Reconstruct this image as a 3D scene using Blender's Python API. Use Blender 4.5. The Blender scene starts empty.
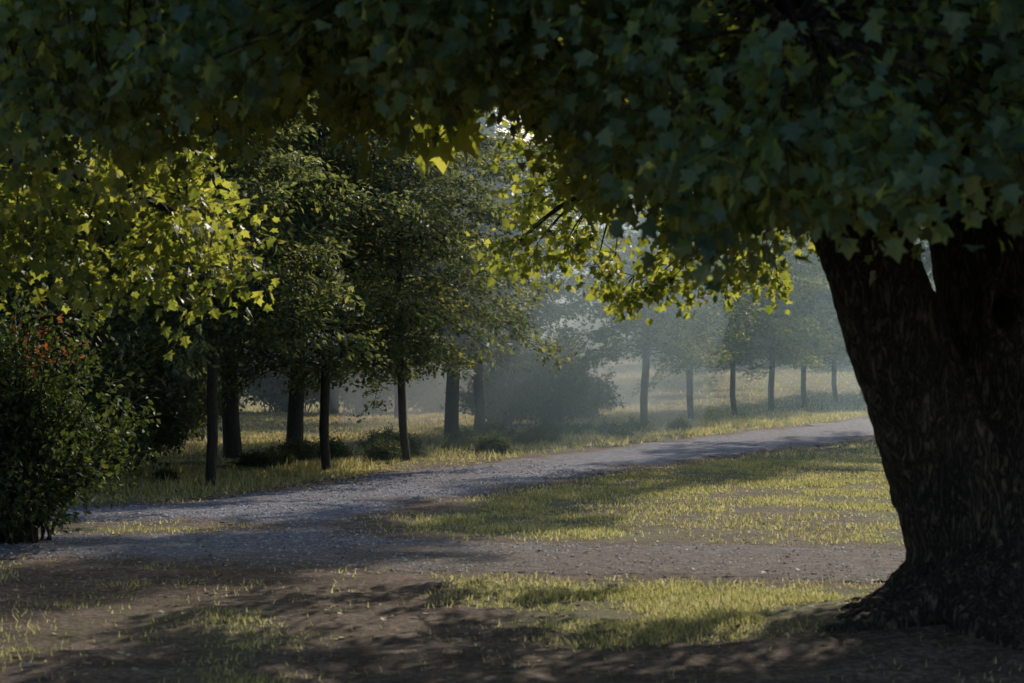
import bpy, math, numpy as np
from mathutils import Vector, noise as mnoise
rng = np.random.default_rng(7)
scene = bpy.context.scene

# ------------------------------------------------------------------ helpers
def _hash(ix, iy, s):
    v = np.sin(ix*127.1 + iy*311.7 + s*74.7)*43758.5453
    return v-np.floor(v)
def vnoise(x, y, s=0):
    ix = np.floor(x); iy = np.floor(y); fx = x-ix; fy = y-iy
    ux = fx*fx*(3-2*fx); uy = fy*fy*(3-2*fy)
    a=_hash(ix,iy,s); b=_hash(ix+1,iy,s); c=_hash(ix,iy+1,s); d=_hash(ix+1,iy+1,s)
    return (a*(1-ux)+b*ux)*(1-uy)+(c*(1-ux)+d*ux)*uy
def fbm(x, y, s=0, o=4):
    t=0; a=.5
    for i in range(o):
        t=t+a*vnoise(x*2**i, y*2**i, s+i*3); a*=.5
    return t
def sstep(a,b,x):
    t=np.clip((x-a)/(b-a),0,1); return t*t*(3-2*t)
def poly_sdf(px,py,poly):
    """positive inside"""
    poly=np.array(poly,float); n=len(poly)
    d=np.full(px.shape,1e9); inside=np.zeros(px.shape,bool)
    for i in range(n):
        x1,y1=poly[i]; x2,y2=poly[(i+1)%n]
        ex,ey=x2-x1,y2-y1
        t=np.clip(((px-x1)*ex+(py-y1)*ey)/(ex*ex+ey*ey),0,1)
        d=np.minimum(d,np.hypot(px-x1-t*ex,py-y1-t*ey))
        c=((y1>py)!=(y2>py))
        if ey!=0:
            inside ^= c & (px < ex*(py-y1)/ey+x1)
    return np.where(inside,d,-d)

def build_mesh(name, verts, faces, mats, midx=None, smooth=None, attrs=None):
    me=bpy.data.meshes.new(name)
    verts=np.asarray(verts,np.float32)
    faces=[np.asarray(f,np.int32) for f in faces if len(f)]
    me.vertices.add(len(verts)); me.vertices.foreach_set('co',verts.ravel())
    tot=sum(f.size for f in faces); nf=sum(len(f) for f in faces)
    me.loops.add(tot); me.polygons.add(nf)
    me.loops.foreach_set('vertex_index',np.concatenate([f.ravel() for f in faces]))
    lt=np.concatenate([np.full(len(f),f.shape[1],np.int32) for f in faces])
    ls=np.concatenate([[0],np.cumsum(lt)[:-1]]).astype(np.int32)
    me.polygons.foreach_set('loop_start',ls)
    if midx is not None: me.polygons.foreach_set('material_index',np.asarray(midx,np.int32))
    if smooth is not None: me.polygons.foreach_set('use_smooth',np.asarray(smooth,bool))
    for m in mats: me.materials.append(m)
    if attrs:
        for k,v in attrs.items():
            a=me.attributes.new(k,'FLOAT','POINT'); a.data.foreach_set('value',np.asarray(v,np.float32))
    me.update(calc_edges=True)
    me.validate()
    return me
def add_obj(name, me, loc=(0,0,0), rz=0, sc=1, parent=None):
    o=bpy.data.objects.new(name,me); scene.collection.objects.link(o)
    o.location=loc; o.rotation_euler=(0,0,rz)
    o.scale=sc if isinstance(sc,(tuple,list)) else (sc,sc,sc)
    if parent: o.parent=parent
    return o

class Geo:
    def __init__(s): s.v=[]; s.f3=[]; s.m3=[]; s.s3=[]; s.n=0
    def add(s,v,f,m=0,smooth=False):
        s.v.append(v); s.f3.append(f+s.n); s.n+=len(v)
        s.m3.append(np.full(len(f),m) if np.isscalar(m) else m); s.s3.append(np.full(len(f),smooth))
    def mesh(s,name,mats):
        return build_mesh(name,np.concatenate(s.v),[np.concatenate(s.f3)],mats,np.concatenate(s.m3),np.concatenate(s.s3))

def tube(pts, rad, sides=8):
    pts=np.asarray(pts,float); rad=np.asarray(rad,float); n=len(pts)
    tan=np.gradient(pts,axis=0); tan/=np.linalg.norm(tan,axis=1)[:,None]+1e-9
    ref=np.array([0,0,1.]) if abs(tan[0,2])<.8 else np.array([1.,0,0])
    u=np.cross(tan,ref); u/=np.linalg.norm(u,axis=1)[:,None]+1e-9
    w=np.cross(tan,u)
    a=np.linspace(0,2*np.pi,sides,endpoint=False)
    ring=(u[:,None,:]*np.cos(a)[None,:,None]+w[:,None,:]*np.sin(a)[None,:,None])*rad[:,None,None]+pts[:,None,:]
    v=ring.reshape(-1,3)
    i=np.arange(n-1)[:,None]*sides; j=np.arange(sides)[None,:]; jn=(j+1)%sides
    q=np.stack([i+j,i+jn,i+sides+jn,i+sides+j],-1).reshape(-1,4)
    v=np.concatenate([v,pts[:1],pts[-1:]]); c0=len(v)-2; c1=c0+1
    k=np.arange(sides); kn=(k+1)%sides
    f=np.concatenate([q[:,[0,1,2]],q[:,[0,2,3]],np.stack([np.full(sides,c0),kn,k],-1),
                      np.stack([np.full(sides,c1),(n-1)*sides+k,(n-1)*sides+kn],-1)])
    return v,f

half=[(0.10,0.02),(.46,.10),(.32,.34),(.54,.62),(.26,.62)]
out=[(0,0)]+half+[(0,1.0)]+[(-x,y) for x,y in half[::-1]]
mv=np.array([(0,.33,-.05)]+[(x,y,.16*abs(x)-.2*y*y) for x,y in out])
mf=np.array([(0,i,i+1 if i<len(out) else 1) for i in range(1,len(out)+1)])
MAPLE=(mv,mf)
OVAL=(np.array([(0,0,0),(.28,.45,.07),(0,1,-.08),(-.28,.45,.07)]),np.array([(0,1,2),(0,2,3)]))
STONE=(np.array([(-.6,-.4,0),(.5,-.5,0),(.6,.4,0),(-.4,.5,0),(.05,.0,.55)]),np.array([(0,1,4),(1,2,4),(2,3,4),(3,0,4)]))
def leaves(pos, tip, nrm, size, tmpl):
    tip=tip/(np.linalg.norm(tip,axis=1)[:,None]+1e-9)
    x=np.cross(tip,nrm); x/=np.linalg.norm(x,axis=1)[:,None]+1e-9
    z=np.cross(x,tip)
    tv,tf=tmpl; k=len(tv); n=len(pos)
    v=(x[:,None,:]*tv[None,:,0:1]+tip[:,None,:]*tv[None,:,1:2]+z[:,None,:]*tv[None,:,2:3])*size[:,None,None]+pos[:,None,:]
    f=(tf[None]+np.arange(n)[:,None,None]*k).reshape(-1,3)
    return v.reshape(-1,3),f

# ------------------------------------------------------------------ materials
def newmat(name):
    m=bpy.data.materials.new(name); m.use_nodes=True
    nt=m.node_tree; nt.nodes.clear()
    return m,nt,nt.nodes,nt.links
def ramp(nd,stops):
    r=nd.new('ShaderNodeValToRGB'); cr=r.color_ramp
    while len(cr.elements)>1: cr.elements.remove(cr.elements[0])
    cr.elements[0].position=stops[0][0]; cr.elements[0].color=(*stops[0][1],1)
    for p,c in stops[1:]:
        e=cr.elements.new(p); e.color=(*c,1)
    return r
def leaf_mat(name, cols, trans, rough=.5, tmix=.45, nscale=.8, spec=.5):
    m,nt,nd,lk=newmat(name)
    geo=nd.new('ShaderNodeNewGeometry'); tc=nd.new('ShaderNodeTexCoord')
    ns=nd.new('ShaderNodeTexNoise'); ns.inputs['Scale'].default_value=nscale; ns.inputs['Detail'].default_value=2
    lk.new(tc.outputs['Object'],ns.inputs['Vector'])
    mx=nd.new('ShaderNodeMath'); mx.operation='MULTIPLY_ADD'; mx.inputs[1].default_value=.5
    lk.new(geo.outputs['Random Per Island'],mx.inputs[0])
    m2=nd.new('ShaderNodeMath'); m2.operation='MULTIPLY'; m2.inputs[1].default_value=.5
    lk.new(ns.outputs['Fac'],m2.inputs[0]); lk.new(m2.outputs[0],mx.inputs[2])
    n=len(cols)
    r1=ramp(nd,[(.15+.7*i/(n-1),c) for i,c in enumerate(cols)]); lk.new(mx.outputs[0],r1.inputs[0])
    r2=ramp(nd,[(.15+.7*i/(len(trans)-1),c) for i,c in enumerate(trans)]); lk.new(mx.outputs[0],r2.inputs[0])
    p=nd.new('ShaderNodeBsdfPrincipled'); p.inputs['Roughness'].default_value=rough
    p.inputs['Specular IOR Level'].default_value=spec
    lk.new(r1.outputs[0],p.inputs['Base Color'])
    t=nd.new('ShaderNodeBsdfTranslucent'); lk.new(r2.outputs[0],t.inputs['Color'])
    mix=nd.new('ShaderNodeMixShader'); mix.inputs[0].default_value=tmix
    lk.new(p.outputs[0],mix.inputs[1]); lk.new(t.outputs[0],mix.inputs[2])
    o=nd.new('ShaderNodeOutputMaterial'); lk.new(mix.outputs[0],o.inputs['Surface'])
    return m
M_maple=leaf_mat('maple_leaves',[(.022,.06,.05),(.036,.088,.062),(.052,.108,.058)],[(.20,.27,.04),(.54,.58,.07),(.92,.88,.14)],.5,.40,spec=.45)
M_horn=leaf_mat('hornbeam_leaves',[(.022,.048,.036),(.038,.07,.044),(.055,.088,.046)],[(.09,.14,.05),(.28,.33,.08),(.75,.75,.20)],.6,.35,spec=.3)
M_far=leaf_mat('distant_leaves',[(.02,.045,.034),(.034,.062,.04),(.048,.078,.046)],[(.07,.11,.04),(.14,.19,.06),(.26,.29,.08)],.7,.3,.3,spec=.2)
M_shrub=leaf_mat('shrub_leaves',[(.02,.045,.024),(.035,.063,.028),(.05,.078,.032)],[(.07,.12,.02),(.14,.19,.03),(.26,.28,.05)],.6,.28,spec=.3)
M_red=leaf_mat('autumn_leaves',[(.09,.035,.02),(.13,.05,.02),(.08,.06,.02)],[(.35,.08,.03),(.42,.16,.04),(.25,.2,.05)],.6,.4,spec=.3)
M_fallen=leaf_mat('fallen_leaves',[(.10,.06,.035),(.2,.145,.09),(.40,.35,.26),(.12,.09,.05)],[(.2,.1,.03),(.3,.2,.06)],.7,.1,6)
M_stone=leaf_mat('gravel_stones',[(.05,.05,.06),(.16,.16,.18),(.34,.34,.37),(.60,.60,.62)],[(.1,.1,.1),(.1,.1,.1)],.9,.0,6,spec=.2)
M_grass=leaf_mat('grass_blades',[(.07,.09,.035),(.17,.175,.07),(.35,.31,.16),(.50,.44,.30)],[(.22,.26,.07),(.55,.52,.18),(.78,.70,.40)],.6,.47,.9)

def bark_mat(name,c1,c2,scale=6,bump=.6,zs=.18):
    m,nt,nd,lk=newmat(name)
    tc=nd.new('ShaderNodeTexCoord'); mp=nd.new('ShaderNodeMapping'); mp.inputs['Scale'].default_value=(scale,scale,scale*zs)
    lk.new(tc.outputs['Object'],mp.inputs[0])
    n1=nd.new('ShaderNodeTexNoise'); n1.inputs['Scale'].default_value=2.6; n1.inputs['Detail'].default_value=8; n1.inputs['Roughness'].default_value=.68; n1.inputs['Distortion'].default_value=.9
    lk.new(mp.outputs[0],n1.inputs['Vector'])
    s=nd.new('ShaderNodeMath'); s.operation='SUBTRACT'; s.inputs[1].default_value=.5; lk.new(n1.outputs['Fac'],s.inputs[0])
    a=nd.new('ShaderNodeMath'); a.operation='ABSOLUTE'; lk.new(s.outputs[0],a.inputs[0])
    vr=nd.new('ShaderNodeMapRange'); vr.inputs['From Max'].default_value=.11; lk.new(a.outputs[0],vr.inputs['Value'])
    n2=nd.new('ShaderNodeTexNoise'); n2.inputs['Scale'].default_value=2.0; n2.inputs['Detail'].default_value=6; n2.inputs['Roughness'].default_value=.7
    lk.new(tc.outputs['Object'],n2.inputs['Vector'])
    n3=nd.new('ShaderNodeTexNoise'); n3.inputs['Scale'].default_value=45; n3.inputs['Detail'].default_value=6; n3.inputs['Roughness'].default_value=.7
    lk.new(tc.outputs['Object'],n3.inputs['Vector'])
    c=nd.new('ShaderNodeMath'); c.operation='MULTIPLY_ADD'; c.inputs[1].default_value=.38; lk.new(vr.outputs[0],c.inputs[0])
    c2m=nd.new('ShaderNodeMath'); c2m.operation='MULTIPLY_ADD'; c2m.inputs[1].default_value=.45; lk.new(n3.outputs['Fac'],c2m.inputs[0])
    c3m=nd.new('ShaderNodeMath'); c3m.operation='MULTIPLY'; c3m.inputs[1].default_value=.35; lk.new(n2.outputs['Fac'],c3m.inputs[0]); lk.new(c3m.outputs[0],c2m.inputs[2]); lk.new(c2m.outputs[0],c.inputs[2])
    r=ramp(nd,[(.42,c1),(.66,tuple(a_*.6+b_*.4 for a_,b_ in zip(c1,c2))),(.9,c2)]); lk.new(c.outputs[0],r.inputs[0])
    p=nd.new('ShaderNodeBsdfPrincipled'); p.inputs['Roughness'].default_value=.85; p.inputs['Specular IOR Level'].default_value=.3; lk.new(r.outputs[0],p.inputs['Base Color'])
    b=nd.new('ShaderNodeBump'); b.inputs['Strength'].default_value=bump; b.inputs['Distance'].default_value=.05; lk.new(c.outputs[0],b.inputs['Height']); lk.new(b.outputs[0],p.inputs['Normal'])
    o=nd.new('ShaderNodeOutputMaterial'); lk.new(p.outputs[0],o.inputs['Surface'])
    return m
M_bark=bark_mat('maple_bark',(.016,.012,.010),(.17,.13,.10),7,1.,.25)
M_bark2=bark_mat('young_tree_bark',(.025,.021,.018),(.08,.068,.055),14,.5)

def ground_mat():
    m,nt,nd,lk=newmat('park_ground')
    tc=nd.new('ShaderNodeTexCoord')
    at=nd.new('ShaderNodeAttribute'); at.attribute_name='dirt'
    nA=nd.new('ShaderNodeTexNoise'); nA.inputs['Scale'].default_value=2.2; nA.inputs['Detail'].default_value=8; nA.inputs['Roughness'].default_value=.7
    nB=nd.new('ShaderNodeTexNoise'); nB.inputs['Scale'].default_value=20; nB.inputs['Detail'].default_value=7; nB.inputs['Roughness'].default_value=.8
    for n in (nA,nB): lk.new(tc.outputs['Object'],n.inputs['Vector'])
    g=ramp(nd,[(.36,(.055,.06,.03)),(.5,(.16,.155,.085)),(.64,(.34,.30,.19))]); 
    add=nd.new('ShaderNodeMath'); add.operation='MULTIPLY_ADD'; add.inputs[1].default_value=.65; lk.new(nB.outputs['Fac'],add.inputs[0])
    mm=nd.new('ShaderNodeMath'); mm.operation='MULTIPLY'; mm.inputs[1].default_value=.35; lk.new(nA.outputs['Fac'],mm.inputs[0]); lk.new(mm.outputs[0],add.inputs[2])
    lk.new(add.outputs[0],g.inputs[0])
    d=ramp(nd,[(.38,(.035,.025,.019)),(.5,(.13,.093,.072)),(.62,(.36,.28,.225))]); lk.new(add.outputs[0],d.inputs[0])
    ma=nd.new('ShaderNodeMath'); ma.operation='ADD'; lk.new(at.outputs['Fac'],ma.inputs[0])
    mb=nd.new('ShaderNodeMath'); mb.operation='MULTIPLY_ADD'; mb.inputs[1].default_value=1.4; mb.inputs[2].default_value=-.7; lk.new(nA.outputs['Fac'],mb.inputs[0]); lk.new(mb.outputs[0],ma.inputs[1])
    mr=nd.new('ShaderNodeMapRange'); mr.inputs['From Min'].default_value=.2; mr.inputs['From Max'].default_value=.65; lk.new(ma.outputs[0],mr.inputs['Value'])
    mix=nd.new('ShaderNodeMix'); mix.data_type='RGBA'; lk.new(mr.outputs[0],mix.inputs[0]); lk.new(g.outputs[0],mix.inputs[6]); lk.new(d.outputs[0],mix.inputs[7])
    p=nd.new('ShaderNodeBsdfPrincipled'); p.inputs['Roughness'].default_value=.95; p.inputs['Specular IOR Level'].default_value=.2
    lk.new(mix.outputs[2],p.inputs['Base Color'])
    b=nd.new('ShaderNodeBump'); b.inputs['Strength'].default_value=1.; b.inputs['Distance'].default_value=.06; lk.new(add.outputs[0],b.inputs['Height']); lk.new(b.outputs[0],p.inputs['Normal'])
    o=nd.new('ShaderNodeOutputMaterial'); lk.new(p.outputs[0],o.inputs['Surface'])
    return m
def gravel_mat():
    m,nt,nd,lk=newmat('gravel')
    tc=nd.new('ShaderNodeTexCoord')
    at=nd.new('ShaderNodeAttribute'); at.attribute_name='brown'
    nV=nd.new('ShaderNodeTexNoise'); nV.inputs['Scale'].default_value=45; nV.inputs['Detail'].default_value=5; nV.inputs['Roughness'].default_value=.8
    nB=nd.new('ShaderNodeTexNoise'); nB.inputs['Scale'].default_value=7; nB.inputs['Detail'].default_value=10; nB.inputs['Roughness'].default_value=.9
    nC=nd.new('ShaderNodeTexNoise'); nC.inputs['Scale'].default_value=.8; nC.inputs['Detail'].default_value=8; nC.inputs['Roughness'].default_value=.7
    for n in (nV,nB,nC): lk.new(tc.outputs['Object'],n.inputs['Vector'])
    a=nd.new('ShaderNodeMath'); a.operation='MULTIPLY_ADD'; a.inputs[1].default_value=.4; lk.new(nV.outputs['Fac'],a.inputs[0])
    bq=nd.new('ShaderNodeMath'); bq.operation='MULTIPLY'; bq.inputs[1].default_value=.6; lk.new(nB.outputs['Fac'],bq.inputs[0]); lk.new(bq.outputs[0],a.inputs[2])
    r=ramp(nd,[(.38,(.055,.062,.085)),(.5,(.18,.19,.24)),(.6,(.46,.47,.54))]); lk.new(a.outputs[0],r.inputs[0])
    r2=ramp(nd,[(.39,(.028,.023,.021)),(.5,(.14,.115,.104)),(.61,(.42,.36,.33))]); lk.new(a.outputs[0],r2.inputs[0])
    s=nd.new('ShaderNodeMath'); s.operation='MULTIPLY_ADD'; s.inputs[1].default_value=3.; s.inputs[2].default_value=-1.5; lk.new(nC.outputs['Fac'],s.inputs[0])
    s2=nd.new('ShaderNodeMath'); s2.operation='ADD'; s2.use_clamp=True; lk.new(s.outputs[0],s2.inputs[0]); lk.new(at.outputs['Fac'],s2.inputs[1])
    mix=nd.new('ShaderNodeMix'); mix.data_type='RGBA'; lk.new(s2.outputs[0],mix.inputs[0]); lk.new(r.outputs[0],mix.inputs[6]); lk.new(r2.outputs[0],mix.inputs[7])
    p=nd.new('ShaderNodeBsdfPrincipled'); p.inputs['Roughness'].default_value=.9; p.inputs['Specular IOR Level'].default_value=.25
    lk.new(mix.outputs[2],p.inputs['Base Color'])
    b=nd.new('ShaderNodeBump'); b.inputs['Strength'].default_value=1.; b.inputs['Distance'].default_value=.06; lk.new(a.outputs[0],b.inputs['Height']); lk.new(b.outputs[0],p.inputs['Normal'])
    o=nd.new('ShaderNodeOutputMaterial'); lk.new(p.outputs[0],o.inputs['Surface'])
    return m
M_ground=ground_mat(); M_gravel=gravel_mat()

# ------------------------------------------------------------------ terrain
TX,TY=2.8,11.75
def hbase(x,y):
    x=np.asarray(x,float); y=np.asarray(y,float)
    z=.10*(fbm(x*.12,y*.12,3,3)-.45)*sstep(4,20,y)
    z=z+1.5*sstep(66,96,y)+12*sstep(118,230,y)
    z=z+.16*np.exp(-(((x-TX)**2+(y-TY)**2)/1.3**2))
    return z
PATH=[(-30,19.5),(-8,20.6),(-4.0,22),(-2.67,25.2),(-1.63,29.1),(-.19,31.4),(1.99,36.8),(4.44,42.7),(10.5,57),(26,90),
      (26,76),(12.4,51),(7.65,41),(4.18,33.7),(1.9,29.6),(.37,26.2),(-.94,22.9),(-1.52,19.8),(-1.2,18.3),(-.1,17.8),(1.64,17.5),
      (3.36,17.1),(10,16),(26,14.5),(26,11.5),(10,13.2),(2.7,14.4),(1.4,14.7),(-.47,15.2),(-2.2,15.6),(-4.1,16.1),(-10,16.4),(-30,16.2)]
def path_core(x,y):
    s=poly_sdf(x,y,PATH)
    hole=1-np.sqrt(((x+3.7)/1.35)**2+((y-19.2)/.8)**2)
    return np.minimum(s,-hole*.8)
def path_sdf(x,y):
    s=path_core(x,y)
    far=sstep(15,40,y)
    return s+(fbm(x*1.1,y*.7,11,4)-.47)*(.8+.5*far)+(vnoise(x*6,y*6,5)-.5)*.30+(vnoise(x*15,y*15,6)-.5)*.2
GR=[(-.62,15.1),(1.2,14.9),(2.6,14.3),(2.3,12.9),(1.8,11.6),(.6,11.2),(.05,12.1),(-.43,13.9)]
GL=[(-30,16.2),(-4.1,16),(-2.5,15.4),(-1.9,13.5),(-1.45,12.2),(-1.15,9.9),(-1.3,6),(-30,3)]
def dirt_mask(x,y):
    """1 = bare soil, 0 = grass"""
    near=y<16.6
    g=np.maximum(poly_sdf(x,y,GR),poly_sdf(x,y,GL))
    dn=sstep(.45,-.45,g+(fbm(x*1.5,y*1.5,21,3)-.45)*1.1)
    left=sstep(-1,-2.2,x)*(.55+.45*sstep(.35,.55,fbm(x*.9,y*.5,77,3)))
    dn=np.maximum(dn,left)
    rt=sstep(2.6,4.2,x)*.45
    dn=np.maximum(dn-rt,0)
    ps=path_core(x,y)
    edge=sstep(-1.0,.1,ps)*.85
    isl=.5*sstep(.5,.62,fbm(x*.45,y*.35,87,4))*(y<60)
    return np.where(near,np.maximum(dn,edge),np.maximum(edge,isl))
def axis(*segs):
    out=[]
    for a,b,s in segs: out.append(np.arange(a,b,s))
    return np.concatenate(out+[np.array([segs[-1][1]])])
def ground_z(x,y):
    z=hbase(x,y)
    near=sstep(22,14,y)*sstep(16.4,15.2,y)
    d=dirt_mask(x,y)
    ps=path_core(x,y)
    z=z+near*(fbm(x*2.2,y*2.2,31,4)-.47)*.09*(.35+.65*d)*sstep(-.2,-.8,ps)
    z=z-.03*sstep(.5,.95,ps)
    return z,d
xs=axis((-400,-60,20),(-60,-20,2.5),(-20,-6,.35),(-6,6,.075),(6,20,.35),(20,60,2.5),(60,400,20))
ys=axis((-60,2,4),(2,8,.3),(8,18,.06),(18,34,.12),(34,60,.3),(60,140,1.5),(140,260,6),(260,900,30))
X,Y=np.meshgrid(xs,ys); Z,Dm=ground_z(X,Y)
nx=len(xs); ny=len(ys)
i=(np.arange(ny-1)[:,None]*nx+np.arange(nx-1)[None]).ravel()
q=np.stack([i,i+1,i+nx+1,i+nx],-1)
add_obj('ground',build_mesh('ground',np.stack([X,Y,Z],-1).reshape(-1,3),[q],[M_ground],None,np.ones(len(q)),{'dirt':Dm.ravel()}))
def path_z(X,Y,S):
    return hbase(X,Y)-.022+.030*sstep(-.02,.14,S)+.012*sstep(.1,.5,S)+(.016*(fbm(X*2,Y*2,8,4)-.5)+.012*(vnoise(X*9,Y*9,4)-.5))*sstep(0,.3,S)
xs=axis((-30,-6,.3),(-6,6,.05),(6,26,.2)); ys=axis((11.4,32,.05),(32,90,.2))
X,Y=np.meshgrid(xs,ys); S=path_sdf(X,Y); Z=path_z(X,Y,S)
nx=len(xs); ny=len(ys)
keep=(S>-.02)
kq=(keep[:-1,:-1]&keep[1:,:-1]&keep[:-1,1:]&keep[1:,1:]).ravel()
i=(np.arange(ny-1)[:,None]*nx+np.arange(nx-1)[None]).ravel()[kq]
q=np.stack([i,i+1,i+nx+1,i+nx],-1)
used=np.unique(q); remap=np.full(nx*ny,-1); remap[used]=np.arange(len(used))
V=np.stack([X,Y,Z],-1).reshape(-1,3)[used]
brown=(sstep(19,17,Y)*sstep(-2.2,-.2,X)*.8+1.0*sstep(.6,.1,S)+.5*sstep(16.9,15.9,Y)).ravel()[used]
add_obj('gravel_path',build_mesh('gravel_path',V,[remap[q]],[M_gravel],None,np.ones(len(q)),{'brown':brown}))

# ------------------------------------------------------------------ grass
def scatter(x0,x1,y0,y1,n):
    return rng.uniform(x0,x1,n),rng.uniform(y0,y1,n)
# loose stones on the path
x,y=scatter(-5.5,6,14,30,42000); S=path_sdf(x,y); ok=(S>-.15)&(np.abs(x)<y*.27+.5)&(rng.random(len(x))<.25+.75*sstep(.35,.6,fbm(x*1.7,y*1.7,91,3)))
x,y,S=x[ok],y[ok],S[ok]; n=len(x); az=rng.uniform(0,6.28,n)
zz=np.where(S>0,path_z(x,y,np.maximum(S,0)),hbase(x,y)-.004)
v,f=leaves(np.stack([x,y,zz-.001],-1),np.stack([np.cos(az),np.sin(az),0*az],-1),np.stack([rng.normal(0,.1,n),rng.normal(0,.1,n),np.ones(n)],-1),rng.uniform(.008,.026,n)*(1+.03*(y-14)),STONE)
add_obj('gravel_stones',build_mesh('gravel_stones',v,[f],[M_stone]))
gx=[];gy=[];gs=[]
for (a,b,c,d,n,s) in [(-5,5,8.5,17,230000,.036),(-6.5,9,17,32,330000,.04),(-14,16,32,60,150000,.07),(-26,30,60,115,60000,.12)]:
    x,y=scatter(a,b,c,d,n)
    fr=np.abs(x)<y*.27+2.0
    x,y=x[fr],y[fr]
    S=path_sdf(x,y); dm=dirt_mask(x,y)
    cl=fbm(x*1.6,y*1.6,51,4)
    ok=(S<.12)&(rng.random(len(x))<(1-dm)**1.9*1.05+.02)&(rng.random(len(x))<sstep(.32,.55,cl)+.06)
    x,y=x[ok],y[ok]; gx.append(x); gy.append(y); gs.append(s*rng.uniform(.5,1.5,len(x))*(.5+1.0*cl[ok]))
x,y=scatter(-9,9,22,62,150000)
far=poly_sdf(x,y,PATH); 
xf=np.interp(y,[20.6,22,25.2,29.1,31.4,36.8,42.7,57,62],[-8,-4,-2.67,-1.63,-.19,1.99,4.44,10.5,12.5])
dd=xf-x
ok=(dd>.15)&(dd<5)&(far<-.05)&(rng.random(len(x))<sstep(.4,.6,fbm(x*.8,y*.5,61,3)))&(np.abs(x)<y*.27+1)
x,y=x[ok],y[ok]; gx.append(x); gy.append(y); gs.append(rng.uniform(.06,.2,len(x)))
gx=np.concatenate(gx); gy=np.concatenate(gy); gs=np.concatenate(gs)
n=len(gx); gz,_=ground_z(gx,gy)
lean=rng.normal(0,.5,(n,2)); tip=np.stack([lean[:,0],lean[:,1],np.ones(n)],-1); tip/=np.linalg.norm(tip,axis=1)[:,None]
az=rng.uniform(0,2*np.pi,n); side=np.stack([np.cos(az),np.sin(az),np.zeros(n)],-1)
w=(.004+.0006*np.clip(gy-9,0,80)**.9)*rng.uniform(.7,1.3,n)
base=np.stack([gx,gy,gz-.005],-1)
V=np.stack([base-side*w[:,None],base+side*w[:,None],base+tip*gs[:,None]],1).reshape(-1,3)
F=np.arange(3*n).reshape(-1,3)
add_obj('grass',build_mesh('grass',V,[F],[M_grass]))
g=Geo()
for (a,b,c,d,nn) in [(-5,5,9,17,1800),(-6,9,17,34,2600),(-8,14,34,60,900)]:
    x,y=scatter(a,b,c,d,nn); cl=fbm(x*.7,y*.7,71,3); onp=path_sdf(x,y)>0
    ok=rng.random(nn)<(sstep(.3,.65,cl)+.15)*np.where(onp,.6,1); x,y,onp=x[ok],y[ok],onp[ok]
    z=np.maximum(ground_z(x,y)[0],np.where(onp,hbase(x,y)+.02,-9))+.006
    az=rng.uniform(0,6.28,len(x)); t=np.stack([np.cos(az),np.sin(az),rng.normal(.05,.1,len(x))],-1)
    nr=np.stack([rng.normal(0,.2,len(x)),rng.normal(0,.2,len(x)),np.ones(len(x))],-1)
    v,f=leaves(np.stack([x,y,z],-1),t,nr,rng.uniform(.02,.055,len(x)),MAPLE); g.add(v,f)
add_obj('fallen_leaves',g.mesh('fallen_leaves',[M_fallen]))

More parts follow.
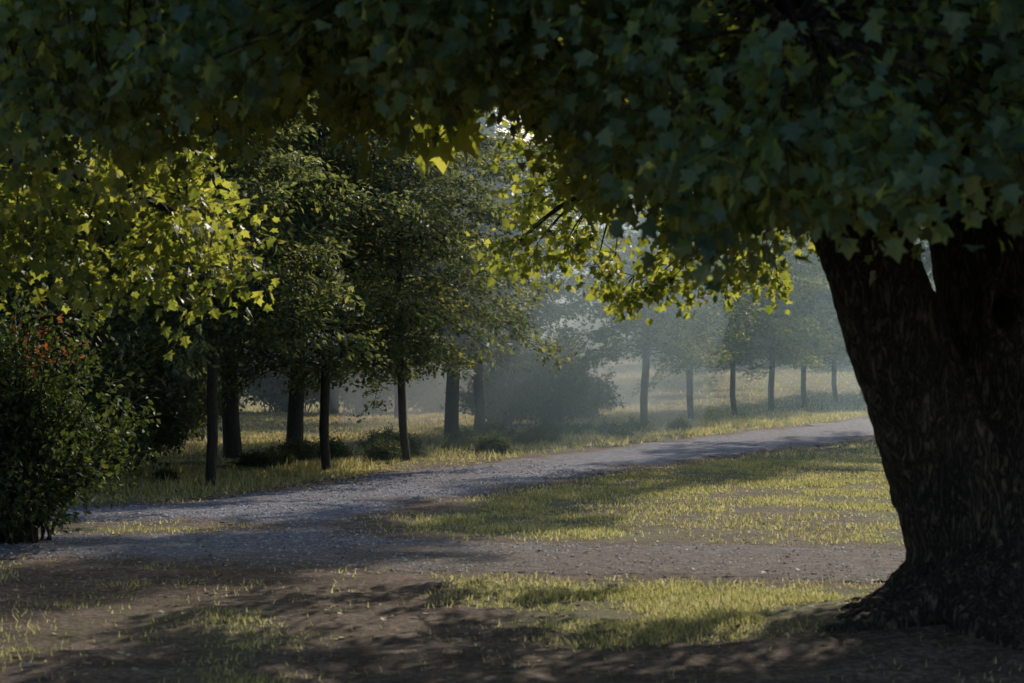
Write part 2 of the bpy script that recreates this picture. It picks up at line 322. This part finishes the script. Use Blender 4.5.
# ------------------------------------------------------------------ small / medium trees
def gen_tree(name,seed,H=7.,cb=1.4,R=2.2,nb=55,tr=.09,lsize=.10,lpt=26,droop=.35,leafmat=None,lean=0.,tmpl=OVAL,tw=10,thick=1.):
    r=np.random.default_rng(seed); g=Geo()
    n=14; t=np.linspace(0,1,n)
    wob=np.cumsum(r.normal(0,.016,(n,2)),0)*(H/7); wob[0]=0
    tp=np.stack([wob[:,0]+lean*t*H,wob[:,1],t*H-.08],-1)
    rad=tr*(1-t)**.75*thick+.012; rad[0]*=1.5; 
    tp=np.insert(tp,1,tp[0]*.96+tp[1]*.04+[0,0,.1],0); rad=np.insert(rad,1,tr*1.12)
    v,f=tube(tp,rad,10); g.add(v,f,0,True)
    P=[];T=[];N=[]
    for b in range(nb):
        tb=(b+r.random())/nb
        h=cb+(H*.97-cb)*tb**1.05
        c=np.array([np.interp(h,tp[:,2],tp[:,0]),np.interp(h,tp[:,2],tp[:,1]),h])
        prof=(.62+.38*min(1,tb/.25)) if tb<.25 else max(.12,(1-((tb-.25)/.78)**1.7))
        L=R*prof*r.uniform(.5,1.2)
        az=b*2.39996+r.normal(0,.35)
        el=math.radians(r.uniform(5,35)+25*tb)
        k=7; s=np.linspace(0,1,k)
        rr=L*s*math.cos(el); zz=L*(s*math.sin(el)-droop*s*s*(1.2-.5*tb))
        a2=az+np.cumsum(r.normal(0,.07,k))
        bp=np.stack([c[0]+rr*np.cos(a2),c[1]+rr*np.sin(a2),c[2]+zz],-1)
        br=np.interp(s,[0,1],[max(.012,tr*.28*(1-tb*.6)*L/R),.004])
        v,f=tube(bp,br,4); g.add(v,f,0,True)
        m=max(4,int(tw*L/R+2))
        for q in range(m):
            ts=.15+.87*(q+r.random())/m
            ts=min(ts,1); p0=np.array([np.interp(ts,s,bp[:,d]) for d in range(3)])
            ta=az+r.choice([-1,1])*r.uniform(.4,1.2); tl=R*.24*r.uniform(.5,1.3)*(1.15-.4*ts)
            d=np.array([math.cos(ta),math.sin(ta),r.uniform(-.45,.25)])
            p1=p0+d*tl
            v,f=tube([p0,p1],[.006,.002],3); g.add(v,f,0)
            nl=int(lpt*r.uniform(.5,1.4)); u=r.uniform(.05,1.1,nl)
            pp=p0+(p1-p0)*u[:,None]+r.normal(0,1,(nl,3))*np.array([.075,.075,.05])*(R/2.2)
            P.append(pp); tt=d+r.normal(0,.6,(nl,3)); tt[:,2]-=.3; T.append(tt)
            nn=r.normal(0,.5,(nl,3)); nn[:,2]+=.8; N.append(nn)
    P=np.concatenate(P);T=np.concatenate(T);N=np.concatenate(N)
    v,f=leaves(P,T,N,lsize*r.uniform(.6,1.3,len(P)),tmpl); g.add(v,f,1)
    return g.mesh(name,[M_bark2,leafmat or M_horn])
horn=[gen_tree('hornbeam_a',11,8.8,1.9,2.4,96,tr=.06,lsize=.095,lpt=42,tw=14),gen_tree('hornbeam_b',12,9.0,1.45,2.7,100,tr=.062,lsize=.095,lpt=42,tw=14,droop=.5),
      gen_tree('hornbeam_c',13,8.0,1.4,2.6,92,tr=.055,lsize=.095,lpt=42,tw=14,droop=.45)]
old=[gen_tree('lime_a',21,12,3.0,4.2,90,tr=.2,lsize=.2,lpt=26,tw=14,leafmat=M_far,lean=-.03),
     gen_tree('lime_b',22,13.5,3.2,4.6,95,tr=.22,lsize=.2,lpt=26,tw=14,leafmat=M_far)]
farm=[gen_tree('woodland_a',31,13,1.2,5.0,80,tr=.22,lsize=.36,lpt=20,tw=12,leafmat=M_far),
      gen_tree('woodland_b',32,14,.8,4.6,80,tr=.22,lsize=.36,lpt=20,tw=12,leafmat=M_far)]
high=gen_tree('high_crown_tree',33,14.6,9.6,2.6,50,tr=.2,lsize=.2,lpt=24,tw=11,leafmat=M_far)
def place(name,me,x,y,rz=0,sc=1,parent=None):
    z=float(hbase(np.array([x]),np.array([y]))[0]); return add_obj(name,me,(x,y,z),rz,sc,parent)
for k,(x,y,m,sc) in enumerate([(-3.8,25.2,0,1.0),(-2.7,29.1,1,1.0),(-1.65,31.4,2,1.02),
        (-6.6,25,1,1.05),(-7.0,31,0,1.1)]):
    place('hornbeam_tree',horn[m],x,y,k*1.7,sc)
for k,(x,y,sc) in enumerate([(3.1,47,1.0),(4.7,52.5,1.0),(6.3,56.5,.95),(8.1,62.5,1.05),(9.8,67,1.0),(11.5,71,1.05),(13.1,74.5,1.05),(15,79,1.1)]):
    place('hornbeam_tree',horn[(k*2+1)%3],x,y,k*2.1+.4,(sc*1.3,sc*1.3,sc*1.15))
for k,(x,y,m,sc) in enumerate([(-4.6,33,0,.72),(-3.75,34.5,1,.65),(-1.24,41,0,.72),(-.7,42.5,1,.5),(-7.2,37,0,.8),
        (8.6,86,1,.9),(-10,40,1,.9),(-8,52,0,.85),(-3.0,54,1,.75),(-5.2,58,0,.8)]):
    place('lime_tree',old[m],x,y,k*1.3,sc)
# added trees placed to shade the paths and lawn
place('lime_tree',old[1],10.5,46.5,.7,(.70,.70,1.1)); place('lime_tree',old[1],19.5,49,2.3,1.05); place('lime_tree',old[1],14,27,4.1,.75)
place('added_shade_tree',high,7.3,37.6,.4,1)  # made-up tree behind the maple trunk, crown shaped to shadow the left foreground
wood=bpy.data.objects.new('distant_woodland',None); scene.collection.objects.link(wood)
r=np.random.default_rng(5); c=0
for row,(yy,h0,st) in enumerate([(110,.75,6.5),(124,1.05,5.6),(136,1.25,5.6),(150,1.4,6)]):
    for x in np.arange(-56,60,st):
        xx=x+r.normal(0,1.2); y=yy+r.normal(0,2.5)
        sc=h0*r.uniform(.85,1.15)
        if -3<xx*100/yy<4.0: sc*=.74
        c+=1; place('woodland_tree_%d'%c,farm[int(r.integers(2))],xx,y,r.uniform(0,6.28),sc,wood)

# ------------------------------------------------------------------ shrubs
def gen_shrub(name,seed,H,R,n,ls,mat,red=None):
    r=np.random.default_rng(seed); g=Geo(); P=[];T=[]
    for s in range(n):
        az=r.uniform(0,6.28); el=r.uniform(.25,1.45); L=r.uniform(.6,1.15)
        end=np.array([R*math.cos(az)*math.cos(el),R*math.sin(az)*math.cos(el),H*math.sin(el)])*L
        st=np.array([r.normal(0,.12)*R,r.normal(0,.12)*R,-.03])
        mid=(st+end)/2+np.array([0,0,.15*H])
        k=np.linspace(0,1,7)[:,None]; bp=(1-k)**2*st+2*k*(1-k)*mid+k*k*end
        v,f=tube(bp,np.linspace(.014,.003,7)*max(1,H/2),4); g.add(v,f,0,True)
        for q in range(9):
            kk=.25+.75*(q+r.random())/9; p=(1-kk)**2*st+2*kk*(1-kk)*mid+kk*kk*end
            d=r.normal(0,1,3); d/=np.linalg.norm(d); nl=16; u=r.random(nl)
            e=p+d*.28*R/1.2
            v,f=tube([p,e],[.004,.002],3); g.add(v,f,0)
            P.append(p+(e-p)*u[:,None]+r.normal(0,.06,(nl,3))); T.append(d+r.normal(0,.7,(nl,3)))
    P=np.concatenate(P);T=np.concatenate(T); k=P[:,2]>.02; P=P[k];T=T[k]
    N=r.normal(0,.6,(len(P),3)); N[:,2]+=.9
    v,f=leaves(P,T,N,ls*r.uniform(.6,1.3,len(P)),OVAL)
    m=np.ones(len(P),int)
    if red is not None:
        m[(np.linalg.norm(P-np.array(red),axis=1)<.36)&(r.random(len(P))<.45)]=2
    g.add(v,f,np.repeat(m,2))
    return g.mesh(name,[M_bark2,mat,M_red])
sh=gen_shrub('shrub_big',41,2.15,1.2,120,.07,M_shrub,red=(.45,-.4,1.85))
place('leafy_shrub',sh,-4.4,17.6)
sh2=gen_shrub('shrub_mid',42,2.3,1.5,80,.11,M_shrub); sh3=gen_shrub('shrub_low',43,.55,.8,40,.075,M_shrub)
for k,(x,y,m,sc) in enumerate([(-.2,48,sh2,.9),(1.0,50,sh2,1.0),(1.9,54,sh2,.7),(-5.9,29,sh2,1.1),(-7.4,27,sh2,1.3),(-5.6,24.5,sh2,.8),
      (-9,33,sh2,1.6),(-6.6,38,sh2,1.1),(12,106,sh2,2.0),(20,105,sh2,2.2),(-14,80,sh2,2.),(6,104,sh2,2.2),
      (-4.4,60,sh2,1.2),(-6.8,61,sh2,1.4),(-9.2,59,sh2,1.5),(-11.5,60,sh2,1.6),(-2.4,62,sh2,1.3),(-.3,64,sh2,1.2),(-13.6,62,sh2,1.8),
      (3.4,88,sh2,1.1),(6.4,91,sh2,1.3),(9.5,90,sh2,1.2),(12.6,92,sh2,1.4),(15.5,91,sh2,1.3),(18.6,93,sh2,1.5),(.5,86,sh2,1.3)]):
    place('leafy_shrub',m,x,y,k*1.9,sc)
ug=bpy.data.objects.new('undergrowth',None); scene.collection.objects.link(ug)
r=np.random.default_rng(9)
for k in range(44):
    y=r.uniform(26,46); x=np.interp(y,[22,25.2,29.1,31.4,36.8,46],[-4,-2.67,-1.63,-.19,1.99,5.5])-r.uniform(.9,4.)
    place('low_plant_%d'%k,sh3,x,y,r.uniform(0,6),r.uniform(.25,.6),ug)

# ------------------------------------------------------------------ big maples
def crown(g,r,limbs,cl,leafn,spread,lsize):
    allp=np.concatenate([np.stack([np.interp(np.linspace(0,1,25),np.linspace(0,1,len(l)),l[:,d]) for d in range(3)],-1)[6:] for l in limbs])
    P=[];T=[]
    for c in cl:
        d=np.linalg.norm(allp-c,axis=1)+np.maximum(0,(allp[:,2]-c[2]))*-.15
        a=allp[np.argmin(d)]; L=np.linalg.norm(c-a)
        mid=(a+c)/2+np.array([0,0,.12*L]); k=np.linspace(0,1,6)[:,None]
        bp=(1-k)**2*a+2*k*(1-k)*mid+k*k*c
        v,f=tube(bp,np.linspace(.010+.006*L,.003,6),5); g.add(v,f,0,True)
        out=(c-a)/(L+1e-6); nt=6
        for q in range(nt):
            dd=out*.5+r.normal(0,.7,3); dd[2]-=.2; dd/=np.linalg.norm(dd)
            e=c+dd*spread*r.uniform(.6,1.3); nl=max(2,int(leafn/nt*r.uniform(.6,1.4)))
            v,f=tube([c-out*.1,(c+e)/2,e],[.004,.003,.002],3); g.add(v,f,0)
            u=r.uniform(.15,1.05,nl)[:,None]
            P.append(c+(e-c)*u+r.normal(0,.065,(nl,3))); tt=dd*.6+r.normal(0,.6,(nl,3)); tt[:,2]-=.5; T.append(tt)
    P=np.concatenate(P);T=np.concatenate(T)
    N=r.normal(0,.7,(len(P),3)); N[:,2]+=.7; N[:,1]-=.25
    v,f=leaves(P,T,N,lsize*r.uniform(.5,1.3,len(P)),MAPLE); g.add(v,f,1)
    return len(P)
def arc(p0,p1,up=.8,n=9,r=None):
    p0=np.array(p0,float);p1=np.array(p1,float); mid=(p0+p1)/2+np.array([0,0,up]); k=np.linspace(0,1,n)[:,None]
    a=(1-k)**2*p0+2*k*(1-k)*mid+k*k*p1
    if r is not None: a[1:-1]+=r.normal(0,.08,(n-2,3))
    return a

gz0=float(hbase(np.array([TX]),np.array([TY]))[0])
tg=Geo()
Lp=np.array([(2.86,11.78,-.25),(2.80,11.77,.1),(2.68,11.75,.6),(2.50,11.68,1.1),(2.27,11.58,1.65),(2.03,11.54,2.3),(1.80,11.58,3.1),(1.55,11.85,4.2),(1.3,12.0,5.4)])
v,f=tube(Lp,[.50,.44,.36,.31,.285,.265,.245,.2,.15],28); tg.add(v,f)
Rp=np.array([(3.0,11.8,-.25),(2.98,11.8,.1),(2.98,11.84,.6),(3.0,11.88,1.1),(2.99,11.92,1.7),(2.95,11.95,2.3),(3.0,12.0,3.2),(3.1,12.05,4.4),(3.2,12.1,6.0)])
v,f=tube(Rp,[.60,.53,.46,.42,.41,.41,.38,.28,.2],28); tg.add(v,f)
rr=np.random.default_rng(3)
for a,L,r0 in [(185,.95,.19),(215,1.2,.15),(245,1.1,.18),(275,1.1,.15),(305,1.2,.18),(340,1.2,.16),(20,1.1,.15),(70,1.1,.15),(120,1.1,.15),(155,.9,.14)]:
    a=math.radians(a); s=np.linspace(0,1,9)
    aa=a+.3*np.sin(s*3+rr.random()*6)
    rx=2.9+np.cos(aa)*(.22+L*s); ry=11.8+np.sin(aa)*(.22+L*s)
    z=gz0+.50*(1-s)**2.4-.05-.10*s
    v,f=tube(np.stack([rx,ry,z],-1),r0*(1-s)**.6+.02,10); tg.add(v,f)
ang=np.linspace(0,2*np.pi,17)
kc=np.array([2.84,11.52,1.88])
v,f=tube(np.stack([kc[0]+.09*np.cos(ang),kc[1]+0*ang,kc[2]+.13*np.sin(ang)],-1),np.full(17,.05),8); tg.add(v,f)
tm=tg.mesh('trunk_raw',[M_bark]); to=bpy.data.objects.new('tmp',tm); scene.collection.objects.link(to)
md=to.modifiers.new('r','REMESH'); md.mode='VOXEL'; md.voxel_size=.03
s2=to.modifiers.new('s','SMOOTH'); s2.factor=.6; s2.iterations=6
s3=to.modifiers.new('ss','SUBSURF'); s3.levels=1; s3.render_levels=1
dg=bpy.context.evaluated_depsgraph_get(); dg.update(); ev=to.evaluated_get(dg); em=bpy.data.meshes.new_from_object(ev)
bpy.data.objects.remove(to)
nv=len(em.vertices); co=np.empty(nv*3,np.float32); em.vertices.foreach_get('co',co); co=co.reshape(-1,3)
no=np.empty(nv*3,np.float32); em.vertices.foreach_get('normal',no); no=no.reshape(-1,3)
disp=np.array([(.5-abs(mnoise.fractal(Vector((p[0]*8,p[1]*8,p[2]*1.8)),1.,2.,3)))*.03+mnoise.noise(Vector((p[0]*30,p[1]*30,p[2]*8)))*.012+mnoise.noise(Vector((p[0]*3,p[1]*3,p[2]*1.6)))*.045 for p in co.tolist()])
co=co+no*disp[:,None]
dk=np.sqrt(((co[:,0]-kc[0])/.07)**2+((co[:,2]-kc[2])/.10)**2); ins=(dk<1.3)&(co[:,1]<11.75)
co[ins,1]+=.18*sstep(1.3,.5,dk[ins])
em.calc_loop_triangles(); tri=np.empty(len(em.loop_triangles)*3,np.int32); em.loop_triangles.foreach_get('vertices',tri)
g=Geo(); g.add(co,tri.reshape(-1,3),0,True)
r=np.random.default_rng(17)
limbs=[]
def limb(p0,p1,up,r0):
    a=arc(p0,p1,up,10,r); v,f=tube(a,np.linspace(r0,.025,10),9); g.add(v,f,0,True); limbs.append(a)
S1=(1.85,11.7,2.8); S2=(1.6,11.9,4.0); S3=(3.0,11.95,3.2); S4=(3.1,12.05,4.6)
limb(S1,(-.6,8.9,3.3),1.3,.09); limb(S1,(-2.6,9.8,3.5),1.7,.10); limb(S1,(.9,15.6,3.0),1.1,.08); limb(S1,(1.2,8.4,3.0),1.1,.08)
limb(S2,(-2.8,12,4.6),1.6,.11); limb(S2,(-1,15.5,4.4),1.6,.09); limb(S2,(-2.2,8.3,3.5),1.6,.09); limb(S2,(.4,12.2,8.6),.8,.12); limb(S2,(-1.8,9.8,6.4),1.2,.10)
limb(S3,(3.6,8.4,3.0),1.4,.10); limb(S3,(5.9,10,3.4),1.5,.10); limb(S3,(2.3,16.2,3.0),1.3,.09); limb(S3,(5.2,15.4,3.4),1.5,.10)
limb(S4,(4.6,12.2,9.4),.8,.13); limb(S4,(7.2,12.4,5.8),1.5,.11); limb(S4,(3.2,8.8,7.0),1.2,.11); limb(S4,(3.6,15.8,7.2),1.2,.11)
def zb(x,y):
    b=np.interp(x,[-4,-2.6,-1.56,-1.0,-.7,-.4,.1,.3,.5,.9,1.45,1.8,2.6,6],[2.72,2.8,3.05,3.1,3.1,3.15,3.3,2.95,2.52,2.47,2.45,2.55,2.5,2.6])
    return b+(y-10)*.065
cl=[]
while len(cl)<860:
    x=r.uniform(-3.4,6.8); y=r.uniform(7.0,17.2)
    if ((x-2.2)/5.7)**2+((y-12.3)/5.1)**2>1: continue
    z=zb(x,y)+abs(r.normal(0,.8))
    if x<.3 and y>12.5: z+= .7
    if math.hypot(x-2.5,y-11.8)<.75 : continue
    if z<2.95 and 1.5<x<3.4 and y<11.3 and y>10.2: continue
    cl.append((x,y,z))
cu=[]
while len(cu)<760:
    d=r.normal(0,1,3); d/=np.linalg.norm(d); k=r.uniform(.4,1)**.6
    p=np.array([2.4,11.9,6.2])+d*k*np.array([5.4,4.9,5.0])
    if p[2]<3.6: continue
    cu.append(p)
n1=crown(g,r,limbs,np.array(cl),125,.42,.075)
n2=crown(g,r,limbs,np.array(cu),60,.62,.20)
sp=[(.05,17.2,2.62),(.3,17.4,2.7),(.55,17.6,2.72),(.15,17.5,2.9),(.9,17.4,2.5),(1.0,17.5,2.30),(1.15,17.6,2.2),(1.35,17.4,2.26),(1.6,17.5,2.25),(1.85,17.4,2.32),(2.0,17.6,2.38),(1.25,17.2,2.45),(1.45,17.7,2.42),(.75,17.7,2.42),
    (2.3,17.6,2.42),(2.15,17.4,2.55),(.15,17.2,3.05),(.5,17.1,3.2),(.4,17.7,3.4),(.75,17.6,3.0),(.6,17.7,3.1),(.2,17.7,2.6),(-.05,17.5,2.5),(.45,17.8,2.58)]
n3=crown(g,r,limbs,np.array(sp),62,.30,.085)
add_obj('maple_tree',g.mesh('maple_tree',[M_bark,M_maple]))

g=Geo(); r=np.random.default_rng(23); limbs=[]
v,f=tube([(-7,13.5,-.1),(-7,13.5,.3),(-6.95,13.5,1.5),(-6.8,13.5,3),(-6.6,13.6,5),(-6.5,13.8,8)],[.6,.42,.36,.32,.24,.1],16); g.add(v,f,0,True)
S1=(-6.85,13.5,2.8); S2=(-6.6,13.6,4.6)
limb(S1,(-2.3,15.4,2.6),1.1,.05); limb(S1,(-3.6,11.2,3.2),1.4,.07); limb(S1,(-4,16.8,3.0),1.2,.07); limb(S1,(-6.5,9,3.4),1.2,.09)
limb(S2,(-3.2,13.5,5.4),1.3,.1); limb(S2,(-6.5,13.8,9.5),.5,.12); limb(S2,(-10,13,5.5),1.2,.1); limb(S2,(-7,18,5),1.2,.1); limb(S2,(-5,10,7),1.2,.1)
cl=[]
while len(cl)<420:
    d=r.normal(0,1,3); d/=np.linalg.norm(d); k=r.uniform(.4,1)**.6
    p=np.array([-6.8,13.5,6.0])+d*k*np.array([4.4,4.6,4.4])
    if p[2]<2.8: continue
    cl.append(p)
for q in range(60):
    x=r.uniform(-4.6,-2.4); y=r.uniform(14.2,16.5); cl.append(np.array([x,y,2.45+abs(r.normal(0,.5))+.25*max(0,(x+3))]))
for p in [(-2.1,15.2,2.35),(-2.35,15.4,2.5),(-2.3,15,2.15),(-2.7,15.2,2.2),(-3.3,15.4,2.2),(-2.6,15.7,2.75)]: cl.append(np.array(p))
n4=crown(g,r,limbs,np.array(cl),90,.42,.083)
add_obj('maple_tree',g.mesh('maple_tree_b',[M_bark,M_maple]))

# ------------------------------------------------------------------ morning haze
def haze(name,me,dens,col):
    m,nt,nd,lk=newmat(name); vs=nd.new('ShaderNodeVolumeScatter'); vs.inputs['Density'].default_value=dens; vs.inputs['Anisotropy'].default_value=.62; vs.inputs['Color'].default_value=(*col,1)
    o=nd.new('ShaderNodeOutputMaterial'); lk.new(vs.outputs[0],o.inputs['Volume']); me.materials.append(m)
bm=np.array([(x,y,z) for x in(-45,45) for y in(27,155) for z in(-1,17)],float)
bf=np.array([(0,1,3,2),(4,6,7,5),(0,4,5,1),(2,3,7,6),(0,2,6,4),(1,5,7,3)])
me=build_mesh('morning_haze',bm,[bf],[]); haze('haze',me,.0062,(.56,.83,1)); add_obj('morning_haze',me)
nu,nw=48,24; uu=np.linspace(0,2*np.pi,nu,endpoint=False); ww=np.linspace(0,np.pi,nw+1)[1:-1]
sv=np.array([(math.sin(w_)*math.cos(u_),math.sin(w_)*math.sin(u_),math.cos(w_)) for w_ in ww for u_ in uu]+[(0,0,1),(0,0,-1)])
sf=[]
for a_ in range(len(ww)-1):
    for b_ in range(nu):
        p0=a_*nu+b_; p1=a_*nu+(b_+1)%nu; sf+= [(p0,p0+nu,p1+nu),(p0,p1+nu,p1)]
top=len(sv)-2
for b_ in range(nu): sf.append((top,b_,(b_+1)%nu)); o_=(len(ww)-1)*nu; sf.append((top+1,o_+(b_+1)%nu,o_+b_))
me=build_mesh('mist',sv*np.array([5.5,26,10])+np.array([.2,57,5]),[np.array(sf)],[]); haze('mist',me,.018,(.62,.86,1)); add_obj('mist_bank',me)

# ------------------------------------------------------------------ light, sky, camera
EL=28; AZ=24
el=math.radians(EL); az=math.radians(AZ)
sd=Vector((math.sin(az)*math.cos(el),math.cos(az)*math.cos(el),math.sin(el)))
L=bpy.data.lights.new('sun','SUN'); L.energy=5; L.angle=math.radians(.5); L.color=(1,.92,.77)
lo=bpy.data.objects.new('sun',L); scene.collection.objects.link(lo); lo.rotation_euler=sd.to_track_quat('Z','Y').to_euler()
w=bpy.data.worlds.new('World'); scene.world=w; w.use_nodes=True; nt=w.node_tree
sk=nt.nodes.new('ShaderNodeTexSky'); sk.sky_type='NISHITA'; sk.sun_disc=False; sk.sun_elevation=el; sk.sun_rotation=az
bg=nt.nodes['Background']; nt.links.new(sk.outputs[0],bg.inputs[0]); bg.inputs[1].default_value=.15
cam=bpy.data.cameras.new('camera'); co_=bpy.data.objects.new('camera',cam); scene.collection.objects.link(co_); scene.camera=co_
co_.location=(0,0,1.6); co_.rotation_euler=(math.radians(90.53),0,0); cam.lens=70.3; cam.sensor_width=36; cam.clip_end=2000; cam.clip_start=.1
cam.dof.use_dof=True; cam.dof.focus_distance=27; cam.dof.aperture_fstop=4
scene.view_settings.view_transform='Standard'; scene.view_settings.look='None'; scene.view_settings.exposure=0
